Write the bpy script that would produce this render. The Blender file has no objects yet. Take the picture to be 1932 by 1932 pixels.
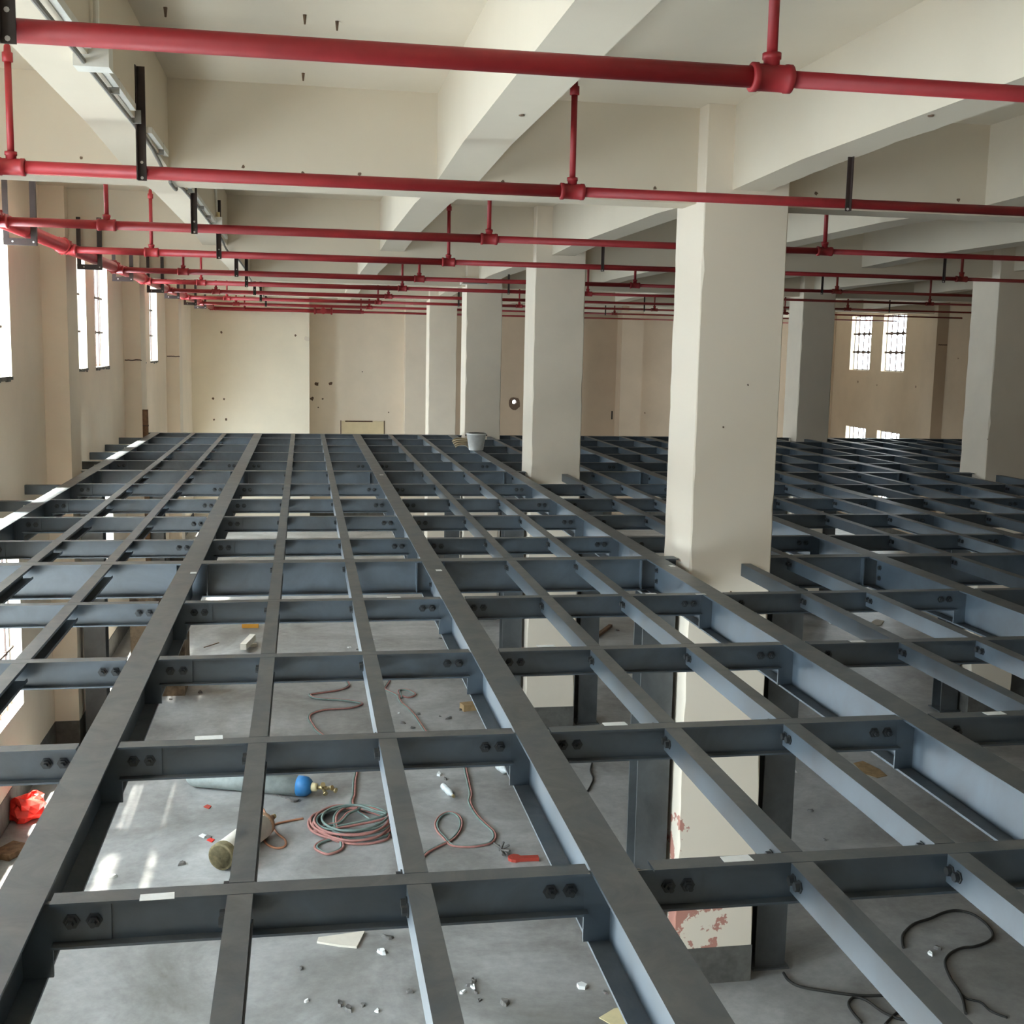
import bpy, math, random
from mathutils import Vector, Matrix
random.seed(7)
C = bpy.context.scene.collection
D = bpy.data

# ------------------------------------------------------------------ camera model
FPX, PITCH, ROLL, YAW, EYE = 2244.84, math.radians(7.787), math.radians(1.184), math.radians(10.011), 1.6
cy, sy, cp, sp = math.cos(YAW), math.sin(YAW), math.cos(PITCH), math.sin(PITCH)
FW = Vector((sy*cp, cy*cp, -sp)); R0 = Vector((cy, -sy, 0)); U0 = R0.cross(FW)
RT = math.cos(ROLL)*R0 + math.sin(ROLL)*U0
UP = -math.sin(ROLL)*R0 + math.cos(ROLL)*U0
CAMP = Vector((0, 0, EYE))
def ray(u, v): return FW + (u-966)/FPX*RT + (966-v)/FPX*UP
def onz(u, v, z=0.0):
    d = ray(u, v); return CAMP + d*((z-EYE)/d.z)
def proj(p):
    q = Vector(p)-CAMP; w = q.dot(FW)
    if w < .2: return None
    return 966+FPX*q.dot(RT)/w, 966-FPX*q.dot(UP)/w
def seen(pts, m=420):
    return any(q and -m < q[0] < 1932+m and -m < q[1] < 1932+m for q in map(proj, pts))
def seg_seen(a, b, m=420):
    a, b = Vector(a), Vector(b)
    return seen([a.lerp(b, t/8) for t in range(9)], m)
ZF = -3.45          # lower floor
SLAB = 3.40         # underside of the ceiling slab
def fl(u, v, dz=0.0):
    p = onz(u, v, ZF+dz); return p

# ------------------------------------------------------------------ materials
def mat(name, col, rough=.6, spec=.5, metal=0, noise=0, nscale=3.0, bump=0, bscale=60, second=None, mix_lo=.45, mix_hi=.62):
    m = D.materials.new(name); m.use_nodes = True
    nt = m.node_tree; b = nt.nodes['Principled BSDF']
    b.inputs['Roughness'].default_value = rough
    b.inputs['Specular IOR Level'].default_value = spec
    b.inputs['Metallic'].default_value = metal
    b.inputs['Base Color'].default_value = (*col, 1)
    if noise or second or bump:
        g = nt.nodes.new('ShaderNodeNewGeometry')
        if noise or second:
            n = nt.nodes.new('ShaderNodeTexNoise'); n.inputs['Scale'].default_value = nscale
            n.inputs['Detail'].default_value = 8; n.inputs['Roughness'].default_value = .62
            nt.links.new(g.outputs['Position'], n.inputs['Vector'])
            r = nt.nodes.new('ShaderNodeValToRGB')
            r.color_ramp.elements[0].position = mix_lo if second else .3
            r.color_ramp.elements[1].position = mix_hi if second else .7
            c2 = second if second else tuple(min(1, c*(1+noise)) for c in col)
            c1 = col if second else tuple(c*(1-noise) for c in col)
            r.color_ramp.elements[0].color = (*c1, 1); r.color_ramp.elements[1].color = (*c2, 1)
            nt.links.new(n.outputs['Fac'], r.inputs['Fac']); nt.links.new(r.outputs['Color'], b.inputs['Base Color'])
        if bump:
            n2 = nt.nodes.new('ShaderNodeTexNoise'); n2.inputs['Scale'].default_value = bscale; n2.inputs['Detail'].default_value = 5
            nt.links.new(g.outputs['Position'], n2.inputs['Vector'])
            bp = nt.nodes.new('ShaderNodeBump'); bp.inputs['Strength'].default_value = bump; bp.inputs['Distance'].default_value = .01
            nt.links.new(n2.outputs['Fac'], bp.inputs['Height']); nt.links.new(bp.outputs['Normal'], b.inputs['Normal'])
    return m

def steel_mat(name, col, rough):
    """semi gloss grey shop paint, with broad scuffs across it"""
    m = mat(name, col, rough, .95)
    nt = m.node_tree; b = nt.nodes['Principled BSDF']
    g = nt.nodes.new('ShaderNodeNewGeometry')
    n = nt.nodes.new('ShaderNodeTexNoise'); n.inputs['Scale'].default_value = 2.6; n.inputs['Detail'].default_value = 9
    n.inputs['Roughness'].default_value = .66; n.inputs['Distortion'].default_value = .6
    nt.links.new(g.outputs['Position'], n.inputs['Vector'])
    r = nt.nodes.new('ShaderNodeValToRGB'); r.color_ramp.elements[0].position = .32; r.color_ramp.elements[1].position = .72
    r.color_ramp.elements[0].color = (*[c*.62 for c in col], 1); r.color_ramp.elements[1].color = (*[c*1.75 for c in col], 1)
    nt.links.new(n.outputs['Fac'], r.inputs['Fac'])
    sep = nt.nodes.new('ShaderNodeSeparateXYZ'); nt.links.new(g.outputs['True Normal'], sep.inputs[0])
    n3 = nt.nodes.new('ShaderNodeTexNoise'); n3.inputs['Scale'].default_value = 5.5; n3.inputs['Detail'].default_value = 10; n3.inputs['Roughness'].default_value = .7; n3.inputs['Distortion'].default_value = .8
    nt.links.new(g.outputs['Position'], n3.inputs['Vector'])
    dr = nt.nodes.new('ShaderNodeMapRange'); dr.inputs['From Min'].default_value = .36; dr.inputs['From Max'].default_value = .66; dr.inputs['To Min'].default_value = .15; dr.inputs['To Max'].default_value = 1.0
    nt.links.new(n3.outputs['Fac'], dr.inputs['Value'])
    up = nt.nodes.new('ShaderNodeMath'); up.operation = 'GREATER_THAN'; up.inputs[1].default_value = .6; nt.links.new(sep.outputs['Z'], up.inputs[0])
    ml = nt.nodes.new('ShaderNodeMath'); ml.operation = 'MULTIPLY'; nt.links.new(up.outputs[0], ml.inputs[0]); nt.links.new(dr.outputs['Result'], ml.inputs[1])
    mx = nt.nodes.new('ShaderNodeMix'); mx.data_type = 'RGBA'; nt.links.new(ml.outputs[0], mx.inputs[0]); nt.links.new(r.outputs['Color'], mx.inputs[6]); mx.inputs[7].default_value = (.10, .105, .108, 1)  # pale dust tint on upward faces, painted in so top flanges look better lit
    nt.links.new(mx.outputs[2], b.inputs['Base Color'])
    mr = nt.nodes.new('ShaderNodeMapRange'); mr.inputs['To Min'].default_value = rough-.12; mr.inputs['To Max'].default_value = rough+.14
    nt.links.new(n.outputs['Fac'], mr.inputs['Value']); nt.links.new(mr.outputs['Result'], b.inputs['Roughness'])
    return m

M = {}
M['steel'] = steel_mat('grey_steel_paint', (.030, .043, .056), .42)
M['post'] = steel_mat('grey_post_paint', (.045, .05, .053), .5)
M['bolt'] = mat('black_bolt', (.018, .02, .022), .45, .5)
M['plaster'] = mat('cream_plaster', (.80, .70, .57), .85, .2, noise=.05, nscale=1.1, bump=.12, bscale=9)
M['soffit'] = mat('white_ceiling_paint', (.63, .56, .45), .85, .2, noise=.035, nscale=.8, bump=.1, bscale=7)
M['colm'] = mat('white_column_plaster', (.74, .655, .54), .82, .25, noise=.045, nscale=1.6, bump=.16, bscale=11)
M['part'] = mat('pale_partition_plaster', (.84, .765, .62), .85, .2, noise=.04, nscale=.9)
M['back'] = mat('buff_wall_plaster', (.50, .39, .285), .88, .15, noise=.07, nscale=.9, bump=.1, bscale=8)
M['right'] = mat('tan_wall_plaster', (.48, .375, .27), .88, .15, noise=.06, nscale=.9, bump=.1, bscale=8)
M['dado'] = mat('dark_skirting_paint', (.105, .10, .09), .7, .3, noise=.35, nscale=6)
M['red'] = mat('red_pipe_paint', (.27, .018, .022), .5, .4, noise=.16, nscale=5)
M['red_header'] = mat('red_main_paint', (.36, .03, .036), .38, .5, noise=.14, nscale=6)
M['rust_red'] = mat('brown_red_pipe_paint', (.20, .022, .016), .5, .4, noise=.16, nscale=5)
M['hanger'] = mat('dark_brown_angle_iron', (.032, .02, .017), .5, .4, noise=.3, nscale=9)
M['hole'] = mat('pale_bolt_end', (.55, .52, .5), .4, .5)
M['paper'] = mat('white_paper_label', (.78, .80, .80), .6, .3, noise=.08, nscale=30)
M['conduit'] = mat('white_conduit', (.70, .68, .62), .6, .3, noise=.1, nscale=8)
M['cable'] = mat('grey_dusty_cable', (.20, .19, .17), .7, .3)
M['alu'] = mat('grey_window_frame', (.42, .42, .41), .45, .4)
M['bar'] = mat('rusty_window_bar', (.085, .055, .045), .7, .3)
M['wood'] = mat('raw_timber', (.40, .27, .14), .8, .2, noise=.25, nscale=14)
M['board'] = mat('pale_board', (.72, .66, .56), .8, .2, noise=.07, nscale=8)
M['darkwood'] = mat('brown_weathered_timber', (.16, .095, .055), .85, .2, noise=.4, nscale=16)
M['yellow'] = mat('yellow_card', (.78, .68, .40), .75, .2, noise=.08, nscale=8)
M['orange'] = mat('orange_plastic', (.65, .30, .04), .5, .4)
M['cylgrey'] = mat('pale_grey_cylinder_paint', (.36, .41, .40), .5, .4, noise=.25, nscale=7)
M['cylblue'] = mat('blue_cylinder_shoulder', (.035, .18, .42), .45, .4, noise=.15, nscale=8)
M['cylwhite'] = mat('white_cylinder_paint', (.76, .72, .63), .5, .4, noise=.1, nscale=6)
M['cyltan'] = mat('tan_cylinder_shoulder', (.40, .24, .14), .6, .3, noise=.2, nscale=9)
M['footring'] = mat('stained_foot_ring', (.20, .165, .09), .8, .3, noise=.4, nscale=18)
M['brass'] = mat('dull_brass', (.48, .38, .20), .38, .5, metal=.8)
M['hosered'] = mat('faded_red_hose', (.40, .19, .165), .7, .3, noise=.2, nscale=12)
M['hosegreen'] = mat('grey_green_hose', (.19, .25, .225), .6, .3, noise=.2, nscale=12)
M['hoseorange'] = mat('orange_hose', (.46, .22, .13), .6, .3, noise=.15, nscale=12)
M['blackcable'] = mat('black_cable', (.03, .028, .025), .65, .3)
M['redbag'] = mat('red_plastic_bag', (.72, .035, .025), .42, .5, noise=.15, nscale=20)
M['bottle'] = mat('clear_plastic', (.72, .76, .76), .15, .6)
M['foam'] = mat('white_foam', (.82, .82, .80), .8, .2)
M['debris'] = mat('grey_rubble', (.16, .15, .14), .9, .2, noise=.4, nscale=20)
M['tan'] = mat('tan_rope', (.42, .34, .22), .8, .2)
M['bucket'] = mat('white_bucket_plastic', (.74, .74, .72), .5, .4, noise=.12, nscale=10)
M['toolred'] = mat('red_tool_handle', (.42, .06, .04), .6, .3)
M['chip'] = mat('exposed_brown_render', (.15, .10, .07), .9, .1, noise=.3, nscale=30)
M['patch'] = mat('yellow_board', (.74, .62, .40), .85, .2, noise=.05, nscale=4)
M['soot'] = mat('sooty_plaster', (.30, .22, .15), .9, .1, second=(.055, .04, .03), nscale=2.2, mix_lo=.42, mix_hi=.6)

def floor_mat():
    m = mat('concrete_floor', (.40, .40, .39), .5, .45)
    nt = m.node_tree; b = nt.nodes['Principled BSDF']; L = nt.links
    g = nt.nodes.new('ShaderNodeNewGeometry')
    def noi(s, d=8, r=.6, dist=0):
        n = nt.nodes.new('ShaderNodeTexNoise'); n.inputs['Scale'].default_value = s; n.inputs['Detail'].default_value = d
        n.inputs['Roughness'].default_value = r; n.inputs['Distortion'].default_value = dist
        L.new(g.outputs['Position'], n.inputs['Vector']); return n
    n1 = noi(.75, 9, .62, .8); n2 = noi(9, 6, .7); n3 = noi(38, 3, .6)
    r1 = nt.nodes.new('ShaderNodeValToRGB'); e = r1.color_ramp.elements
    e[0].position = .3; e[0].color = (.185, .177, .164, 1); e[1].position = .7; e[1].color = (.50, .50, .49, 1)
    L.new(n1.outputs['Fac'], r1.inputs['Fac'])
    r2 = nt.nodes.new('ShaderNodeValToRGB'); e = r2.color_ramp.elements
    e[0].position = .3; e[0].color = (.82, .82, .82, 1); e[1].position = .65; e[1].color = (1.05, 1.05, 1.05, 1)
    L.new(n2.outputs['Fac'], r2.inputs['Fac'])
    mx = nt.nodes.new('ShaderNodeMix'); mx.data_type = 'RGBA'; mx.blend_type = 'MULTIPLY'; mx.inputs[0].default_value = 1
    L.new(r1.outputs['Color'], mx.inputs[6]); L.new(r2.outputs['Color'], mx.inputs[7])
    L.new(mx.outputs[2], b.inputs['Base Color'])
    mr = nt.nodes.new('ShaderNodeMapRange'); mr.inputs['To Min'].default_value = .34; mr.inputs['To Max'].default_value = .6
    L.new(n1.outputs['Fac'], mr.inputs['Value']); L.new(mr.outputs['Result'], b.inputs['Roughness'])
    bp = nt.nodes.new('ShaderNodeBump'); bp.inputs['Strength'].default_value = .12; bp.inputs['Distance'].default_value = .004
    L.new(n3.outputs['Fac'], bp.inputs['Height']); L.new(bp.outputs['Normal'], b.inputs['Normal'])
    return m
M['floor'] = floor_mat()

def flaking_mat():
    """cream column plaster whose foot has flaked back to old red paint"""
    m = mat('flaking_column_plaster', (.74, .655, .54), .82, .25)
    nt = m.node_tree; b = nt.nodes['Principled BSDF']; L = nt.links
    g = nt.nodes.new('ShaderNodeNewGeometry')
    n = nt.nodes.new('ShaderNodeTexNoise'); n.inputs['Scale'].default_value = 4.2; n.inputs['Detail'].default_value = 7; n.inputs['Roughness'].default_value = .6
    L.new(g.outputs['Position'], n.inputs['Vector'])
    s = nt.nodes.new('ShaderNodeSeparateXYZ'); L.new(g.outputs['Position'], s.inputs[0])
    zx = nt.nodes.new('ShaderNodeMapRange'); zx.inputs['From Min'].default_value = -1.35; zx.inputs['From Max'].default_value = -2.7
    zx.inputs['To Min'].default_value = -.22; zx.inputs['To Max'].default_value = .06
    L.new(s.outputs['Z'], zx.inputs['Value'])
    xx = nt.nodes.new('ShaderNodeMapRange'); xx.inputs['From Min'].default_value = 2.9; xx.inputs['From Max'].default_value = 3.45
    xx.inputs['To Min'].default_value = .08; xx.inputs['To Max'].default_value = -.10
    L.new(s.outputs['X'], xx.inputs['Value'])
    a = nt.nodes.new('ShaderNodeMath'); a.operation = 'ADD'; L.new(n.outputs['Fac'], a.inputs[0]); L.new(zx.outputs['Result'], a.inputs[1])
    a2 = nt.nodes.new('ShaderNodeMath'); a2.operation = 'ADD'; L.new(a.outputs[0], a2.inputs[0]); L.new(xx.outputs['Result'], a2.inputs[1])
    r = nt.nodes.new('ShaderNodeValToRGB'); e = r.color_ramp.elements
    e[0].position = .585; e[0].color = (.74, .655, .54, 1); e[1].position = .60; e[1].color = (.46, .22, .17, 1)
    L.new(a2.outputs[0], r.inputs['Fac']); L.new(r.outputs['Color'], b.inputs['Base Color'])
    return m
M['flake'] = flaking_mat()

def pane_mat():
    m = D.materials.new('window_glass'); m.use_nodes = True; nt = m.node_tree; nt.nodes.clear()
    o = nt.nodes.new('ShaderNodeOutputMaterial'); t = nt.nodes.new('ShaderNodeBsdfTransparent'); g = nt.nodes.new('ShaderNodeBsdfGlossy')
    t.inputs['Color'].default_value = (.95, .97, .96, 1); g.inputs['Roughness'].default_value = .05
    mx = nt.nodes.new('ShaderNodeMixShader'); mx.inputs[0].default_value = .05
    nt.links.new(t.outputs[0], mx.inputs[1]); nt.links.new(g.outputs[0], mx.inputs[2]); nt.links.new(mx.outputs[0], o.inputs['Surface'])
    return m
M['pane'] = pane_mat()

# ------------------------------------------------------------------ mesh helpers
class MB:
    def __init__(s): s.v = []; s.f = []
    def add(s, vs, fs):
        o = len(s.v); s.v += [tuple(p) for p in vs]; s.f += [tuple(i+o for i in f) for f in fs]; return s
    def box(s, x0, x1, y0, y1, z0, z1):
        return s.add([(x0,y0,z0),(x1,y0,z0),(x1,y1,z0),(x0,y1,z0),(x0,y0,z1),(x1,y0,z1),(x1,y1,z1),(x0,y1,z1)],
                     [(0,3,2,1),(4,5,6,7),(0,1,5,4),(1,2,6,5),(2,3,7,6),(3,0,4,7)])
    def prism(s, prof, a, b, frame):
        """profile (p,q) extruded from a to b; frame(t,p,q) -> xyz"""
        n = len(prof)
        vs = [frame(a, p, q) for p, q in prof]+[frame(b, p, q) for p, q in prof]
        fs = [(i, (i+1) % n, n+(i+1) % n, n+i) for i in range(n)]+[tuple(range(n-1, -1, -1)), tuple(range(n, 2*n))]
        return s.add(vs, fs)
    def tube(s, pts, r, n=8, caps=True, closed=False):
        pts = [Vector(p) for p in pts]; m = len(pts); vs = []; rad = r if isinstance(r, (list, tuple)) else [r]*m
        prev = None
        for i, p in enumerate(pts):
            a = pts[(i-1) % m] if (closed or i > 0) else p
            b = pts[(i+1) % m] if (closed or i < m-1) else p
            t = (b-a).normalized() if (b-a).length > 1e-9 else Vector((0, 0, 1))
            if prev is None:
                up = Vector((0, 0, 1)) if abs(t.z) < .9 else Vector((1, 0, 0)); x = t.cross(up).normalized()
            else: x = (prev-t*prev.dot(t)).normalized()
            prev = x; y = t.cross(x)
            vs += [p+rad[i]*(math.cos(2*math.pi*k/n)*x+math.sin(2*math.pi*k/n)*y) for k in range(n)]
        fs = []
        for i in range(m if closed else m-1):
            j = (i+1) % m
            fs += [(i*n+k, i*n+(k+1) % n, j*n+(k+1) % n, j*n+k) for k in range(n)]
        if caps and not closed: fs += [tuple(range(n-1, -1, -1)), tuple((m-1)*n+k for k in range(n))]
        return s.add(vs, fs)
    def lathe(s, prof, a, d, n=20, caps=True):
        """profile (distance along axis, radius) turned about the axis a + t d"""
        a = Vector(a); d = Vector(d).normalized(); return s.tube([a+d*t for t, r in prof], [max(r, 1e-4) for t, r in prof], n, caps)
    def build(s, name, m, parent=None, loc=(0, 0, 0), smooth=False):
        me = D.meshes.new(name); me.from_pydata(s.v, [], s.f); me.update()
        if m: me.materials.append(m)
        if smooth:
            for p in me.polygons: p.use_smooth = len(p.vertices) < 5
        return put(name, me, parent, loc)
def put(name, me, parent=None, loc=(0, 0, 0)):
    o = D.objects.new(name, me); C.objects.link(o); o.location = loc
    if parent: o.parent = parent
    return o
def tag(o, label, cat, group=None):
    o['label'] = label; o['category'] = cat
    if group: o['group'] = group
    return o
def struct(o, label=None):
    o['kind'] = 'structure'
    if label: o['label'] = label
    return o
def empty(name, loc):
    o = D.objects.new(name, None); C.objects.link(o); o.location = loc; return o
ORD = ['zeroth','first','second','third','fourth','fifth','sixth','seventh','eighth','ninth','tenth','eleventh','twelfth',
       'thirteenth','fourteenth','fifteenth','sixteenth','seventeenth','eighteenth','nineteenth','twentieth']
for t, b in (('twenty', 20), ('thirty', 30)):
    for k in range(10):
        if b+k > 20: ORD.append(t+'-'+ORD[k] if k else 'thirtieth')
def catmull(pts, n=8, closed=False):
    P = [Vector(p) for p in pts]; out = []; m = len(P)
    for i in range(m if closed else m-1):
        p0 = P[(i-1) % m] if closed or i else P[0]; p1 = P[i]; p2 = P[(i+1) % m]; p3 = P[(i+2) % m] if closed or i+2 < m else P[-1]
        for k in range(n):
            t = k/n
            out.append(.5*((2*p1)+(p2-p0)*t+(2*p0-5*p1+4*p2-p3)*t*t+(3*p1-p0-3*p2+p3)*t**3))
    if not closed: out.append(P[-1])
    return out

# ------------------------------------------------------------------ the hall
XL, XR, YN, YB = -3.07, 16.10, -4.60, 35.30
ROWS = [8.93+6.52*k for k in range(-2, 5)]          # column rows, centre Y (two lie behind the camera)
ROW1 = 2                                            # index of the nearest visible row
def grid_wall(axis, at, th, u0, u1, holes, z0=ZF, z1=SLAB+.2):
    """wall slab with real openings. axis 'x': plane x=at, u runs along Y; thickness th (signed, outwards)"""
    us = sorted({u0, u1, *[h[0] for h in holes], *[h[1] for h in holes]}); zs = sorted({z0, z1, *[h[2] for h in holes], *[h[3] for h in holes]})
    solid = {}
    for i in range(len(us)-1):
        for j in range(len(zs)-1):
            uc, zc = (us[i]+us[i+1])/2, (zs[j]+zs[j+1])/2
            solid[i, j] = not any(h[0] < uc < h[1] and h[2] < zc < h[3] for h in holes)
    b = MB()
    P = (lambda u, w, z: (at+w, u, z)) if axis == 'x' else (lambda u, w, z: (u, at+w, z))
    q = lambda *p: b.add(p, [(0, 1, 2, 3)])
    for (i, j), s in solid.items():
        if not s: continue
        a, c, d, e = us[i], us[i+1], zs[j], zs[j+1]
        q(P(a,0,d), P(c,0,d), P(c,0,e), P(a,0,e)); q(P(a,th,d), P(a,th,e), P(c,th,e), P(c,th,d))
        for di, dj, pts in ((-1,0,((a,d),(a,e))), (1,0,((c,d),(c,e))), (0,-1,((a,d),(c,d))), (0,1,((a,e),(c,e)))):
            if not solid.get((i+di, j+dj), False):
                (ua, za), (ub, zb) = pts; q(P(ua,0,za), P(ub,0,zb), P(ub,th,zb), P(ua,th,za))
    return b
TH = .24
UPZ, LOZ = (1.20, 2.78), (-2.40, -.47)
winL, winR = [], []
for k in range(0, 7):
    c = ROWS[k] if k < 7 else 0
    if c > 34: continue
    for a, e in ((1.40, 2.65) if k != 1 else (.45, 1.7), (3.35, 4.60)):
        for z in (UPZ, LOZ):
            if k == 5:
                if a > 3 and z is LOZ: winL.append((c+a, c+e, -2.4, -1.12))
                elif a < 3: winL.append((c+a, c+e, *z))  # hidden behind a pilaster, added to send daylight onto the far partition
            elif k == 1 and a > 3 and z is LOZ: winL.append((c+1.95, c+5.2, ZF+.03, -.47))  # unseen doorway, added to throw more daylight on the near lower floor
            elif (k, a > 3, z is LOZ) not in ((0, False, True),): winL.append((c+a, c+e, *z))
    for a, e in ((1.84, 3.14), (3.85, 5.13)):
        for z in (UPZ, LOZ):
            if c > 28: winR.append((c+a, c+e, *z))
winN = []

struct(MB().box(XL-TH, XR+TH, YN-TH, YB+TH, ZF-.2, ZF).build('floor', M['floor']))
struct(MB().box(XL-TH, XR+TH, YN-TH, YB+TH, SLAB, SLAB+.18).build('ceiling', M['soffit']))
wall_left = struct(grid_wall('x', XL, -TH, YN, YB, winL).build('wall_left', M['plaster']))
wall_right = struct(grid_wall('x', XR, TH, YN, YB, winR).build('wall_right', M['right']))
hole_c = (6.22, -.05)
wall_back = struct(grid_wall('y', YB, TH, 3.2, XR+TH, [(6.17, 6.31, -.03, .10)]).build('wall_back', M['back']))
wall_back_left = struct(grid_wall('y', YB, TH, XL-TH, 3.2, []).build('wall_back_left', M['plaster']))
wall_near = struct(grid_wall('y', YN, -TH, XL-TH, XR+TH, winN).build('wall_near', M['plaster']))
# lit partition at the far left, and the ragged board set into the back wall
PX0, PX1, PY = XL, .165, 34.40
part = struct(MB().box(PX0, PX1, PY, YB, ZF, SLAB).build('wall_far_partition', M['part']))
bb = MB()
prof = [(1.10,-1.8),(2.33,-1.8),(2.33,-.60),(2.1,-.585),(1.9,-.60),(1.62,-.575),(1.4,-.59),(1.25,-.565),(1.10,-.59)]
bb.prism(prof, YB-.03, YB, lambda t, p, q: (p, t, q)); bb.build('blocked_opening', M['patch'], wall_back)
cr = MB()
for x in (1.075, 2.345): cr.box(x-.012, x+.012, YB-.012, YB-.001, -1.8, -.57)
cr.box(1.2, 2.0, YB-.036, YB-.031, -.61, -.575)
cr.build('opening_crack', M['chip'], wall_back)
# broken hole to daylight, slot and chips
def chip(parent, axis, at, u, z, r, sgn, name='plaster_chip', m=None, sx=1.0, sz=1.0, seed=0):
    rr = random.Random(seed+int(u*100)+int(z*37)); n = 9; b = MB(); pts = []
    for k in range(n):
        a = 2*math.pi*k/n; q = r*(.65+.6*rr.random()); pts.append((u+q*sx*math.cos(a), z+q*sz*math.sin(a)))
    fr = (lambda t, p, q: (t, p, q)) if axis == 'x' else (lambda t, p, q: (p, t, q))
    b.prism(pts, at, at+sgn*.004, fr); return b.build(name, m or M['chip'], parent)
ring = MB(); n = 14; rr = random.Random(3); outer = []; inner = []
for k in range(n):
    a = 2*math.pi*k/n; q = .155+.035*rr.random(); outer.append((6.24+q*math.cos(a), -.01+q*math.sin(a)*1.15))
    q = .06+.012*rr.random(); inner.append((6.24+q*math.cos(a), .035+q*math.sin(a)))
vs = [(p, YB-.004, z) for p, z in outer]+[(p, YB-.004, z) for p, z in inner]+[(p, YB+TH, z) for p, z in inner]
ring.add(vs, [(k, (k+1) % n, n+(k+1) % n, n+k) for k in range(n)]+[(n+k, n+(k+1) % n, 2*n+(k+1) % n, 2*n+k) for k in range(n)])
ring.build('broken_hole', M['chip'], wall_back)
MB().box(9.24, 9.29, YB-.004, YB, -.46, -.20).build('wall_slot', M['blackcable'], wall_back)
for u, z, r in ((.38,.48,.06),(.78,.50,.055),(.24,.05,.055),(.55,.05,.025),(1.7,.86,.02),(2.47,-.32,.02),(.42,-.2,.02),(3.2,.2,.02),(10.3,-.25,.025),(11.2,-.2,.02)):
    chip(wall_back, 'y', YB, u, z, r, -1)
for u, z in ((-2.25,1.9),(-.22,1.86),(-2.5,.06),(-2.2,.05),(-2.48,-.53),(-2.15,-.52)): chip(part, 'y', PY, u, z, .032, -1)
chip(part, 'y', PY, .10, 1.78, .075, -1, 'plaster_patch', M['colm'])
for u, z, r in ((29.6,.83,.03),(31.8,.8,.025),(27.6,1.6,.02),(29.3,-.1,.05),(33.0,.86,.03)): chip(wall_right, 'x', XR, u, z, r, -1)

def dado(parent, x0, x1, y0, y1, h=.31, e=.004):
    MB().box(x0-e, x1+e, y0-e, y1+e, ZF, ZF+h).build('skirting_band', M['dado'], parent)
struct(MB().box(XL, XL+.006, YN, YB, ZF, ZF+.33).build('baseboard_left', M['dado']))
struct(MB().box(XR-.006, XR, YN, YB, ZF, ZF+.33).build('baseboard_right', M['dado']))
struct(MB().box(XL, XR, YB-.006, YB, ZF, ZF+.33).build('baseboard_back', M['dado']))

# windows
def window(idx, axis, at, th, h, bars, bt=1.0):
    a, e, z0, z1 = h; w = at+th*.62
    nm = 'window_%d' % idx
    def bx(b, u0, u1, d0, d1, za, zb):
        return b.box(min(w+d0, w+d1), max(w+d0, w+d1), u0, u1, za, zb) if axis == 'x' else b.box(u0, u1, min(w+d0, w+d1), max(w+d0, w+d1), za, zb)
    f = MB(); t = .035
    bx(f, a, e, -.02, .02, z0, z0+t); bx(f, a, e, -.02, .02, z1-t, z1); bx(f, a, a+t, -.02, .02, z0+t, z1-t); bx(f, e-t, e, -.02, .02, z0+t, z1-t)
    mid = (a+e)/2; bx(f, mid-.02, mid+.02, -.016, .016, z0+t, z1-t)
    root = struct(f.build(nm, M['alu']))
    p = MB(); bx(p, a+t, e-t, -.003, .003, z0+t, z1-t); p.build('pane', M['pane'], root)
    if bars:
        g = MB(); d = -.05 if th > 0 else .05
        for k in (1, 2):
            z = z0+(z1-z0)*k/3; bx(g, a, e, d-.01, d+.01, z-.013*bt, z+.013*bt)
            for q in range(1, 4): u = a+(e-a)*q/4; bx(g, u-.028*bt, u+.028*bt, d-.014, d+.014, z-.024*bt, z+.024*bt)
        for q in range(1, 4): u = a+(e-a)*q/4; bx(g, u-.009*bt, u+.009*bt, d-.009, d+.009, z0, z1)
        g.build('security_bars', M['bar'], root)
    return root
wi = 0; PORT = []
for i, h in enumerate(winL):
    wi += 1; window(wi, 'x', XL, -TH, h, h[0] > 11 and h[0] < 31); PORT.append(('L', h))
for i, h in enumerate(winR):
    wi += 1; window(wi, 'x', XR, TH, h, h[0] > 22, 2.0); PORT.append(('R', h))
for h in winN:
    wi += 1; window(wi, 'y', YN, -TH, h, False); PORT.append(('N', h))
# ragged mortar left under the open sills
for h in winL[:]:
    if h[2] > 0 and 11 < h[0] < 28:
        b = MB(); rr = random.Random(int(h[0]*10))
        u = h[0]
        while u < h[1]-.03:
            w = .05+.1*rr.random(); b.box(XL-.1, XL+.012, u, min(u+w, h[1]), h[2]-.02-.03*rr.random(), h[2]+.012*rr.random()); u += w+.02*rr.random()
        b.build('sill_mortar', M['dado'], wall_left)

# columns, pilasters
CX = [2.907, 9.35]; CW, CDp = .655, .665
cols = []
POSW = ['nearest', 'second', 'third', 'fourth']
def column_mesh(x0, x1, y0, y1, z1=SLAB, chips=0, seed=0):
    """square column; its arrises are knocked and not quite straight"""
    b = MB(); rr = random.Random(seed); n = 46
    rings = []
    for k in range(n+1):
        z = ZF+(z1-ZF)*k/n; j = lambda a: (rr.random()**4)*a if 0 < k < n else 0
        c = []
        for (x, y, sx, sy_) in ((x0, y0, 1, 1), (x1, y0, -1, 1), (x1, y1, -1, -1), (x0, y1, 1, -1)):
            d = .006+j(chips); c += [(x+sx*(d if sx*sy_ < 0 else .0), y+sy_*(d if sx*sy_ > 0 else 0), z), (x+sx*(0 if sx*sy_ < 0 else d), y+sy_*(0 if sx*sy_ > 0 else d), z)]
        rings.append(c)
    m = 8
    for c in rings: b.v += c
    for k in range(n):
        for i in range(m): b.f.append((k*m+i, k*m+(i+1) % m, (k+1)*m+(i+1) % m, (k+1)*m+i))
    b.f += [tuple(range(m-1, -1, -1)), tuple(n*m+i for i in range(m))]
    return b
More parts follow.
